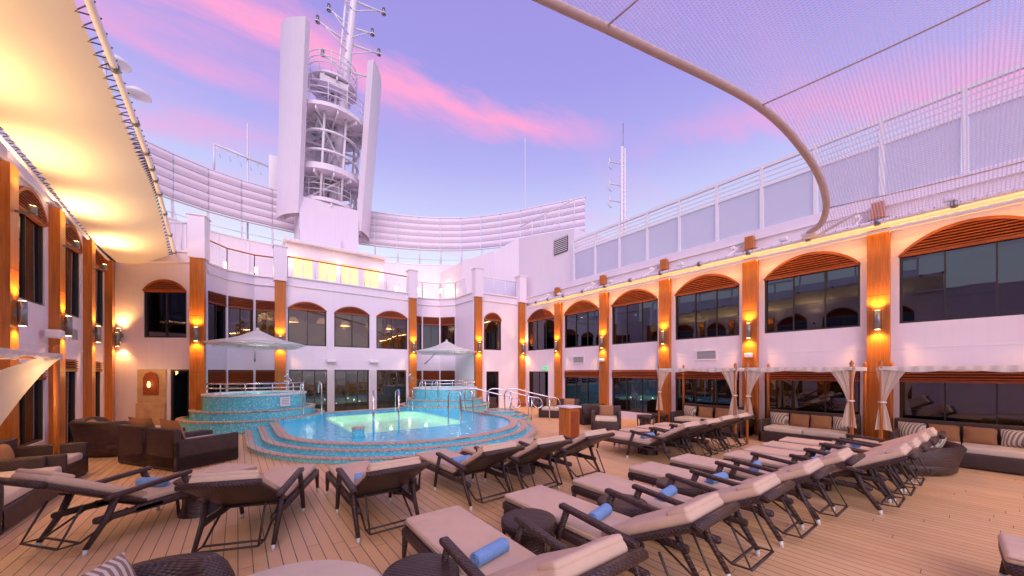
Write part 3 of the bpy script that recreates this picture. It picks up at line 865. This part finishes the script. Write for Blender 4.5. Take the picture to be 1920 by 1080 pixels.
def hot_tub(cx, cy, sgn):
    g = grp('hot_tub'); mb = MB()
    mb.lathe([(2.25, .0), (2.25, .36), (1.9, .36)], (cx, cy, .01), M_mos, None, 56, smooth=False)
    mb.lathe([(2.28, .36), (2.28, .40), (2.08, .40), (2.08, .36)], (cx, cy, .01), M_cope, None, 56, smooth=False)
    mb.lathe([(1.92, .36), (1.92, .64), (1.6, .64)], (cx, cy, .01), M_mos, None, 56, smooth=False)
    mb.lathe([(1.95, .64), (1.95, .68), (1.78, .68), (1.78, .64)], (cx, cy, .01), M_cope, None, 56, smooth=False)
    mb.lathe([(1.6, .64), (1.6, 1.18), (1.3, 1.18), (1.3, .75), (0, .75)], (cx, cy, .01), M_mos, None, 56, smooth=False)
    mb.lathe([(1.63, 1.16), (1.63, 1.22), (1.28, 1.22), (1.28, 1.16)], (cx, cy, .01), M_white2, None, 56, smooth=False)
    mb.lathe([(0, 0), (1.3, 0)], (cx, cy, 1.10), M_water, None, 40)
    mb.build('tub', g); rl = MB()
    for hh in (1.6, 1.45):
        rl.tube([(cx+1.5*math.cos(R(a)), cy+1.5*math.sin(R(a)), hh) for a in range(195, 346, 10)], .022, M_steel)
    for a in (195, 225, 255, 285, 315, 345): rl.tube([(cx+1.5*math.cos(R(a)), cy+1.5*math.sin(R(a)), 1.22), (cx+1.5*math.cos(R(a)), cy+1.5*math.sin(R(a)), 1.6)], .02, M_steel)
    ax = cx+sgn*1.6
    for o in (-.3, .3):
        rl.tube(smoothpath([(ax+o, cy-1.75, .3), (ax+o, cy-1.75, 1.45), (ax+o*.9, cy-1.55, 1.62), (ax+o, cy-1.2, 1.55), (ax+o, cy-1.1, 1.2)], 4), .024, M_steel)
    rl.build('handrail', g)
    sg = MB(); a = R(-62); x, y = cx+1.63*math.cos(a), cy+1.63*math.sin(a)
    Ms = T(x, y, .94, rz=a+math.pi/2); sg.box((0, -.01, 0), (.36, .015, .34), M_white2, Ms)
    for k in range(4): sg.box((0, -.022, .1-.06*k), (.24, .005, .015), M_grey, Ms)
    sg.build('rule_plaque', g)
    point((cx, cy, 1.05), 14, (.7, 1, .9), .05, 'underwater_lamp', g)
    g = grp('hot_tub_canopy'); mb = MB(); c = (cx, cy-.1, 3.08)
    mb.lathe([(0, .62), (.05, .6), (.06, .52), (.25, .42), (.55, .27), (.95, .14), (1.4, .04), (1.52, 0), (1.4, -.01), (.5, .16), (0, .22)], c, M_can, None, 48)
    for r, z in ((1.52, -.02), (1.42, -.08), (1.3, -.13)):
        mb.lathe([(r-.03, z-.02), (r+.03, z-.02), (r+.03, z+.02), (r-.03, z+.02), (r-.03, z-.02)], c, M_white2, None, 48, smooth=False)
    for k in range(16):
        a = k*math.pi/8; mb.tube([(c[0]+.1*math.cos(a), c[1]+.1*math.sin(a), c[2]+.1), (c[0]+1.5*math.cos(a), c[1]+1.5*math.sin(a), c[2]-.04)], .022, M_white2, None, 6)
    mb.build('canopy', g); mb = MB()
    mb.tube([(c[0], c[1], c[2]+.1), (c[0], 19.3, c[2]+.05)], .06, M_white2); mb.tube([(c[0], c[1]+1.2, c[2]), (c[0], 19.3, c[2]-.6)], .04, M_white2)
    mb.build('bracket', g)
hot_tub(.6, 16.7, 1); hot_tub(2*CX-.6, 16.7, -1)
for cx in (.6, 2*CX-.6): point((cx, 15.4, 2.75), 16, (.9, 1, .85), .08, 'canopy_lamp')

def arch_rail(x, y, z0, h, w, rz=0, n='pool_handrail'):
    g = grp(n)
    mb = MB(); M = T(x, y, 0, rz=rz)
    for o in (-.3, .3):
        mb.tube(smoothpath([(o, 0, z0), (o, 0, z0+h*.75), (o, .12*w, z0+h*.97), (o, .5*w, z0+h), (o, .88*w, z0+h*.95), (o, w, z0+h*.7), (o, w, z0-.1)], 5), .024, M_steel, M)
    mb.build('rail', g)
arch_rail(6.0, 10.2, .3, 1.1, .55, .35); arch_rail(5.9, 15.3, .3, .9, .5)
g = grp('pool_handrail'); mb = MB()
for x, y in ((3.0, 10.2), (3.75, 10.3)): mb.tube([(x, y, .22), (x, y, 1.5)], .028, M_steel)
mb.build('posts', g)
g = grp('entry_handrail'); mb = MB()
cx, cy = 9.1, 11.9
mb2 = MB()
for k, (r, z) in enumerate(((1.3, .12), (1.0, .24), (.7, .36))):
    mb2.lathe([(r, 0.004), (r, z), (0, z)], (cx-.2, cy+.4, .002*k), M_mos, None, 40, smooth=False)
    mb2.lathe([(r+.02, z), (r+.02, z+.03), (r-.15, z+.03), (r-.15, z)], (cx-.2, cy+.4, .002*k), M_cope, None, 40, smooth=False)
for ox, oy in ((0, 0), (.55, -.5), (-.7, .6)):
    mb.tube(smoothpath([(cx+ox-.9, cy+oy+.4, .3), (cx+ox-.9, cy+oy+.4, 1.15), (cx+ox-.6, cy+oy+.2, 1.32), (cx+ox, cy+oy-.2, 1.15), (cx+ox+.6, cy+oy-.6, .98), (cx+ox+.95, cy+oy-.8, .9), (cx+ox+1.05, cy+oy-.85, .62), (cx+ox+.85, cy+oy-.75, .5), (cx+ox+.7, cy+oy-.65, .7), (cx+ox+.75, cy+oy-.68, .95)], 6), .026, M_steel)
    mb.tube([(cx+ox-.1, cy+oy-.15, .2), (cx+ox-.1, cy+oy-.15, 1.17)], .024, M_steel); mb.tube([(cx+ox+.65, cy+oy-.62, 0), (cx+ox+.65, cy+oy-.62, .98)], .024, M_steel)
mb.build('rail', g); mb2.build('round_steps', pool)
mb = MB(); mb.lathe([(.16, .22), (.16, .46), (.0, .46)], (2.62, 10.3, 0), M_mos, None, 24, smooth=False); mb.lathe([(.18, .46), (.18, .49), (0, .49)], (2.62, 10.3, 0), M_cope, None, 24, smooth=False); mb.build('pool_stool')
mb = MB(); mb.rbox((7.2, 6.76, .53), (.40, .40, 1.0), .01, M_wood); mb.rbox((7.2, 6.76, 1.06), (.48, .48, .05), .012, M_white2)
mb.box((7.2, 6.76, .03), (.44, .44, .06), M_frame); mb.box((7.2, 6.557, .55), (.30, .008, .8), M_louv); mb.build('wooden_podium')

# ------------------------------------------------------------------ furniture
LS = 1.2   # length factor of the lounger
def make_lounger():
    mb = MB(); W = .34
    for sx in (-1, 1):
        x = sx*W
        mb.rbox((x, 1.32, .31), (.055, 1.36, .085), .015, M_wick, seg=1)
        mb.tube([(x, 1.95, .30), (x, 1.99, .06)], .036, M_wick, None, 4, .022); mb.tube([(x, 1.99, .06), (x, 1.995, 0)], .019, M_cap, None, 8)
        mb.tube([(x*1.1, 1.22, .06), (x*1.1, 1.16, .34), (x*1.1, 1.08, .56)], .026, M_wick, None, 4, .036); mb.tube([(x*1.1, 1.22, .06), (x*1.1, 1.225, 0)], .019, M_cap, None, 8)
        mb.rbox((0, 0, 0), (.08, .74, .05), .016, M_wick, T(x*1.1, .78, .56, rx=.10), seg=2)
        mb.tube([(x*1.1, .50, .53), (x*1.1, .42, .3), (x*1.1, .28, .06)], .036, M_wick, None, 4, .025); mb.tube([(x*1.1, .28, .06), (x*1.1, .275, 0)], .019, M_cap, None, 8)
        mb.rbox((x, .62, .31), (.055, .55, .07), .015, M_wick, seg=1)
        mb.tube([(x*.85, .62, .34), (x*.85, .28, .12), (x*.85, .14, .13), (x*.85, .30, .50)], .012, M_rubber, None, 6)
    mb.tube([(-.29, .28, .12), (.29, .28, .12)], .012, M_rubber, None, 6)
    mb.tube([(-.29, .14, .13), (.29, .14, .13)], .012, M_rubber, None, 6)
    mb.rbox((0, 1.99, .31), (.68, .05, .085), .015, M_wick, seg=1)
    mb.rbox((0, 1.36, .335), (.64, 1.3, .03), .01, M_wick, seg=1)
    mb.rbox((0, 1.37, .39), (.64, 1.30, .085), .03, M_cush)
    mb.tube([(-.322, .74, .40), (-.322, 2.0, .40)], .006, M_cush2, None, 5); mb.tube([(.322, .74, .40), (.322, 2.0, .40)], .006, M_cush2, None, 5)
    Mb = T(0, .74, .37, rx=-R(31))
    mb.rbox((0, -.40, .0), (.70, .84, .05), .02, M_wick, Mb, seg=2)
    mb.rbox((0, -.40, .065), (.62, .80, .085), .032, M_cush, Mb)
    mb.tube([(-.36, -.83, 0), (.36, -.83, 0)], .035, M_wick, Mb, 8)
    mb.rbox((0, -.72, .11), (.60, .16, .05), .022, M_cush, Mb)
    o = mb.build('sun_lounger'); o.data.transform(Matrix.Diagonal((1.0, LS, 1.08, 1)))
    return o
L0 = make_lounger()
def make_towel():
    mb = MB()
    mb.tube([(-.17, 0, .06), (-.165, 0, .06), (.165, 0, .06), (.17, 0, .06)], .06, M_towel, None, 20)
    pr = []
    for k in range(40):
        a = k*.45; r = .006+.056*k/39; pr.append((r*math.cos(a), r*math.sin(a)))
    for sx in (-.173, .173): mb.tube([(sx, y, z+.06) for y, z in pr], .006, M_towel, None, 5)
    mb.box((0, .055, .012), (.33, .06, .014), M_towel)
    return mb.build('rolled_towel')
TW = make_towel()
def make_table():
    mb = MB()
    mb.lathe([(0, .50), (.22, .50), (.275, .495), (.285, .48), (.285, .42), (.27, .405), (.2, .34), (.175, .26), (.2, .1), (.245, .0)], (0, 0, 0), M_wick, None, 32)
    for k in range(6):
        a = k*math.pi/3; mb.tube([(.26*math.cos(a), .26*math.sin(a), .4), (.235*math.cos(a), .235*math.sin(a), 0)], .018, M_wick, None, 6)
    return mb.build('wicker_side_table')
TB = make_table()
first = {'l': True, 't': True, 'b': True}
def put(kind, o, M):
    if first[kind]: o.matrix_world = M; first[kind] = False; return o
    return dup(o, M)
def lounger(x, yfoot, rz=0, towel=True, hx=None):
    j = random.uniform(-.035, .035)
    M = T(x, yfoot, 0, rz=rz+j) @ T(0, -2.0*LS, 0)
    put('l', L0, M)
    if towel: put('t', TW, M @ T(random.uniform(-.05, .05), .98*LS, .465, rz=random.uniform(-.25, .25)))
def table(x, y): put('b', TB, T(x, y, 0, rz=random.random()))
for x, yf in ((1.72, 3.64), (2.98, 3.6), (4.12, 3.5), (5.35, 3.4), (7.55, 2.85), (8.35, 2.8), (9.2, 2.75), (10.1, 2.7)): lounger(x, yf)
for x, y in ((2.38, 2.80), (3.56, 2.50), (4.76, 2.45), (7.95, 1.7)): table(x, y)
for x, yf in ((1.5, 6.45), (3.0, 6.5), (3.95, 6.4), (5.1, 6.4), (7.6, 5.85), (8.45, 5.8), (9.3, 5.85), (10.15, 5.8)): lounger(x, yf)
for x, y in ((2.25, 5.9), (4.53, 5.5), (8.03, 4.9)): table(x, y)
lounger(.05, 7.5, -math.atan2(1.6, 1.3)); lounger(.75, 6.85, -.40, False); table(-.42, 6.75)
lounger(5.48, -.18, 0, False); lounger(6.45, 3.3, 0)

def sofa(name, M, w, d=.85, seatz=.42, backh=.8, arms=True, pillows=(), cush=M_cush2, ncush=2):
    mb = MB()
    mb.rbox((0, 0, .17), (w, d, .30), .03, M_wick, M)
    mb.rbox((0, -d/2+.06, backh/2+.02), (w, .12, backh-.04), .035, M_wick, M)
    if arms:
        for s in (-1, 1): mb.rbox((s*(w/2-.055), .0, .32), (.11, d, .62), .035, M_wick, M)
    iw = w-(.24 if arms else .04)
    for k in range(ncush):
        cw_ = iw/ncush; x = -iw/2+cw_*(k+.5)
        mb.rbox((x, .05, seatz-.04), (cw_-.01, d-.16, .14), .04, cush, M)
    for s1 in (-1, 1):
        for s2 in (-1, 1): mb.box((s1*(w/2-.06), s2*(d/2-.06), .015), (.06, .06, .03), M_frame, M)
    for (x, mt, sz) in pillows:
        mb.pillow(sz, sz*.82, .17, mt, M @ T(x, -d/2+.24, seatz+.20, rx=.28, rz=random.uniform(-.1, .1)))
    return mb.build(name)
A = Vector((-2.1, 11.5)); Bp = Vector((-1.0, 9.7)); dirb = (Bp-A).normalized(); fac = Vector((-dirb.y, dirb.x))
ang = math.atan2(-fac.x, fac.y)
for t in (.25, .76):
    c = A+(Bp-A)*t+fac*.6
    sofa('wicker_armchair', T(c.x, c.y, 0, rz=ang), 1.04, 1.2, pillows=((0, M_brown, .80),), ncush=1, backh=.85, seatz=.50)
def round_sofa(name, cx, cy, r, a0, a1, h=.78, full=False, cush=M_cush2, pil=(), seat=.5):
    mb = MB(); q = seat-.5
    mb.lathe([(0, .36+q), (r-.05, .36+q), (r, .33+q), (r-.02, .05), (r-.06, .03)], (cx, cy, 0), M_wick, None, 40)
    mb.lathe([(0, .50+q), (r-.18, .50+q), (r-.13, .47+q), (r-.12, .38+q), (r-.14, .36+q)], (cx, cy, 0), cush, None, 40)
    N = 24; vs = []; fs = []
    for k in range(N+1):
        a = R(a0+(a1-a0)*k/N); hh = .38+q+(h-.38-q)*min(1, 2.2*math.sin(math.pi*(k+.8)/(N+1.6))**.8)
        for rr, z in ((r, .3+q), (r+.09, hh-.05), (r+.05, hh), (r-.04, hh), (r-.09, hh-.05), (r-.12, .3+q)): vs.append((cx+rr*math.cos(a), cy+rr*math.sin(a), z))
    for k in range(N):
        for j in range(5): fs.append((k*6+j, k*6+j+1, (k+1)*6+j+1, (k+1)*6+j))
    fs += [tuple(range(6)), tuple(N*6+j for j in range(6))]
    mb.add(vs, fs, M_wick, None, True)
    for (a, mt, s) in pil:
        a = R(a); mb.pillow(s, s*.8, .17, mt, T(cx+(r-.28)*math.cos(a), cy+(r-.28)*math.sin(a), .66+q, rz=a-math.pi/2) @ T(rx=-.35))
    return mb.build(name)
round_sofa('round_wicker_sofa', -2.1, 13.3, 1.0, 120, 290, .85, pil=((180, M_brown, .45),))
round_sofa('round_wicker_daybed', 11.15, 1.15, 1.0, 190, 340, .56, seat=.42, pil=((225, M_stripe, .5), (262, M_stripe, .5), (300, M_stripe, .46)))
round_sofa('round_wicker_daybed', .20, 2.66, .80, 170, 250, .52)
round_sofa('wicker_tub_chair', -.50, 3.15, .45, 20, 200, .64, pil=((150, M_stripe, .4),))
table(1.10, 2.55)
sofa('wicker_armchair', T(10.3, 7.9, 0, rz=2.2), 1.0, .95, pillows=((0, M_brown, .5),), ncush=1)
sofa('wicker_sofa', T(11.4, 11.3, 0, rz=2.2), 1.7, .95, pillows=((-.4, M_brown, .5), (.4, M_brown, .5)))
sofa('wicker_armchair', T(10.9, 9.2, 0, rz=-.4), .95, .9, pillows=(), ncush=1)
table(11.3, 7.0)

def curtain(mb, M, x, y, z0, z1, sx, w0=.28):
    def f(u, v):
        z = z1+(z0-z1)*v; tz = .55
        k = abs(v-tz)/tz if v < tz else (v-tz)/(1-tz)
        w = .045+(w0-.045)*(k**1.4 if v < tz else .45*k**.8)
        off = sx*w*.9*(1 if v < tz else .3)
        return (x+off+(u-.5)*2*w*.9, y+.010*math.sin(u*17+v*2)*(.4+k)+.006*math.sin(u*41), z+.03*math.sin(u*3)*v)
    mb.grid(f, 40, 18, M_drape, M)
    zt = z1+(z0-z1)*.55
    mb.tube([(x-.06, y-.05, zt), (x, y+.06, zt), (x+.06, y-.05, zt)], .02, M_curt, M, 6)
def pergola(M, w, d=1.75, h=2.12, curt=(-1, 1), swag=False, n=None):
    g = grp('curtained_daybed_pergola'); mb = MB()
    for sx in (-1, 1):
        for y in (.06, d):
            x = sx*w/2
            mb.tube([(x, y, 0), (x, y, h)], .035, M_wood, M, 8)
            mb.lathe([(.0, .17), (.02, .14), (.045, .09), (.03, .04), (.05, .0), (.05, -.03), (.035, -.04)], (x, y, h), M_wood, M, 12)
        mb.tube([(sx*w/2, .06, h-.05), (sx*w/2, d, h-.05)], .028, M_wood, M)
    for y in (.06, d): mb.tube([(-w/2, y, h-.05), (w/2, y, h-.05)], .028, M_wood, M)
    mb.build('frame', g); c = MB()
    c.grid(lambda u, v: ((u-.5)*w, .06+(d-.06)*v, h-.0-.10*math.sin(math.pi*u)*math.sin(math.pi*v)), 12, 12, M_can, M)
    c.grid(lambda u, v: ((u-.5)*(w+.04), d+.045+.012*math.sin(u*70), h+.01-v*(.08+.05*math.sin(math.pi*u*2)**2)), 60, 3, M_can, M)
    for sx in (-1, 1):
        c.grid(lambda u, v: (sx*(w/2+.04)+.012*math.sin(u*60), .06+(d-.0)*u, h+.01-v*.1), 50, 3, M_can, M)
        if sx in curt: curtain(c, M, sx*(w/2-.02), d+.02, .70, h-.02, -sx*.6)
    if swag:
        # cloth looped from the near rail up to the far front post
        c.grid(lambda u, v: (-w/2+w*u, d+.05+.010*math.sin(v*9+u*2), h-.02-(.05+1.15*u**1.3)*v-.30*u*(1-v)*math.sin(math.pi*u*.5)), 24, 30, M_drape, M)
    c.build('canopy_and_curtains', g)
    ps = []
    n = int((w-.3)/.42)
    for k in range(n): ps.append((-w/2+.36+k*(w-.72)/(n-1), (M_stripe, M_brown, M_brown, M_stripe)[k % 4], .46))
    s = sofa('daybed', M @ T(0, .62, 0), w-.12, 1.05, pillows=ps, arms=True, ncush=2, backh=.88); s.parent = g
    return g
MW = lambda y: T(13.1, y, 0, rz=math.pi/2)
pergola(MW(5.35), 2.35); pergola(MW(2.8), 2.15); pergola(MW(.15), 2.2)
pergola(MW(-2.6), 2.2)
pg = pergola(T(-3.42, 8.3, 0, rz=-math.pi/2), 2.3, 1.0, 2.3, curt=(), swag=True)
lm = MB(); lm.tube([(-3.42, 8.7, 1.85), (-3.2, 8.7, 1.9)], .02, M_steel); lm.rbox((-3.16, 8.7, 1.9), (.09, .09, .12), .03, M_lampd); lm.build('added_drape_lamp', pg)  # made-up lamp, added so the drape looks warmly lit
point((-3.0, 8.7, 1.9), 38, (1, .62, .28), .06, parent=pg)  # added warm light that brightens the drape from inside the pergola
sofa('wicker_daybed', T(-2.9, 10.0, 0, rz=-math.pi/2-.1), 1.5, 1.0, ncush=1, pillows=((0, M_brown, .4),))
table(12.1, 6.9)

# ------------------------------------------------------------------ sky + sun
w = bpy.data.worlds.new('World'); scene.world = w; w.use_nodes = True; nt = w.node_tree
bg = nt.nodes['Background']
tcn = nt.nodes.new('ShaderNodeTexCoord'); sp = nt.nodes.new('ShaderNodeSeparateXYZ'); nt.links.new(tcn.outputs['Generated'], sp.inputs[0])
x, y, z = sp.outputs
cr = nt.nodes.new('ShaderNodeValToRGB'); nt.links.new(z, cr.inputs[0]); e = cr.color_ramp.elements
e[0].position = 0; e[0].color = (.95, .88, .94, 1); e[1].position = 1; e[1].color = (.30, .23, .64, 1)
for p, c in ((.25, (.86, .92, 1.0)), (.36, (.64, .68, .96)), (.50, (.45, .43, .88)), (.62, (.37, .33, .80)), (.8, (.33, .27, .72))):
    q = e.new(p); q.color = (*c, 1)
zz = math_n(nt, 'MAXIMUM', z, .05)
P = math_n(nt, 'DIVIDE', x, zz); Q = math_n(nt, 'DIVIDE', y, zz)
cv = nt.nodes.new('ShaderNodeCombineXYZ'); nt.links.new(math_n(nt, 'MULTIPLY', P, .9), cv.inputs[0]); nt.links.new(math_n(nt, 'MULTIPLY', Q, 2.6), cv.inputs[1])
n1 = noise(nt, cv.outputs[0], 2.2, 7, .62); n2 = noise(nt, cv.outputs[0], .8, 3, .5); n3 = noise(nt, cv.outputs[0], 5, 6, .65)
def streak(center_fn, width, p0, p1, soft=.25):
    c = center_fn()
    d = math_n(nt, 'ABSOLUTE', math_n(nt, 'SUBTRACT', math_n(nt, 'ADD', Q, math_n(nt, 'MULTIPLY', math_n(nt, 'SUBTRACT', n1, .5), width*2.6)), c))
    m = math_n(nt, 'SUBTRACT', 1, math_n(nt, 'DIVIDE', d, width), True)
    a = math_n(nt, 'DIVIDE', math_n(nt, 'SUBTRACT', P, p0), soft, True); b = math_n(nt, 'DIVIDE', math_n(nt, 'SUBTRACT', p1, P), soft, True)
    m = math_n(nt, 'MULTIPLY', m, math_n(nt, 'MULTIPLY', a, b))
    m = math_n(nt, 'MULTIPLY', m, math_n(nt, 'ADD', .6, math_n(nt, 'MULTIPLY', n3, .9)))
    return m
s1 = streak(lambda: math_n(nt, 'SUBTRACT', 1.25, math_n(nt, 'MULTIPLY', math_n(nt, 'MULTIPLY', P, P), .17)), .13, -.9, 1.35, .5)
s2 = streak(lambda: math_n(nt, 'SUBTRACT', 1.9, math_n(nt, 'MULTIPLY', P, .35)), .18, -1.2, .35, .5)
s3 = streak(lambda: math_n(nt, 'SUBTRACT', 2.35, math_n(nt, 'MULTIPLY', P, 1.15)), .35, 1.3, 2.6, .4)
s4 = streak(lambda: math_n(nt, 'ADD', 1.5, math_n(nt, 'MULTIPLY', P, .1)), .2, -1.2, .3, .4)
wisp = math_n(nt, 'MULTIPLY', math_n(nt, 'SUBTRACT', n2, .50, True), 1.0)
tot = math_n(nt, 'MULTIPLY', s1, 1.05)
for s, k in ((s2, .45), (s3, .6), (s4, .55)): tot = math_n(nt, 'MAXIMUM', tot, math_n(nt, 'MULTIPLY', s, k))
tot = math_n(nt, 'ADD', tot, wisp, True)
col = mixc(nt, tot, cr.outputs[0], (.98, .38, .68))
nt.links.new(col, bg.inputs[0]); bg.inputs[1].default_value = 1.03
sky = nt.nodes.new('ShaderNodeTexSky'); sky.sky_type = 'NISHITA'; sky.sun_disc = False; sky.sun_elevation = R(35); sky.sun_rotation = R(211)
bg2 = nt.nodes.new('ShaderNodeBackground'); nt.links.new(sky.outputs[0], bg2.inputs[0]); bg2.inputs[1].default_value = .004
ads = nt.nodes.new('ShaderNodeAddShader'); nt.links.new(bg.outputs[0], ads.inputs[0]); nt.links.new(bg2.outputs[0], ads.inputs[1])
nt.links.new(ads.outputs[0], nt.nodes['World Output'].inputs[0])

sl = bpy.data.lights.new('sun', 'SUN'); sl.energy = 2.15; sl.angle = R(50); sl.color = (1, .78, .86)
so = bpy.data.objects.new('sun', sl); scene.collection.objects.link(so)
so.rotation_euler = Vector((.45, .75, -.62)).to_track_quat('-Z', 'Y').to_euler()

# ------------------------------------------------------------------ camera
cd = bpy.data.cameras.new('camera'); cam = bpy.data.objects.new('camera', cd); scene.collection.objects.link(cam)
cd.sensor_width = 36; cd.lens = 12.5; cd.shift_y = 158/1920; cd.clip_end = 10000; cd.clip_start = .05
cam.location = (0, 0, 2.0); cam.rotation_euler = (math.pi/2, 0, -R(37.67))
scene.camera = cam
scene.view_settings.view_transform = 'Standard'; scene.view_settings.look = 'None'
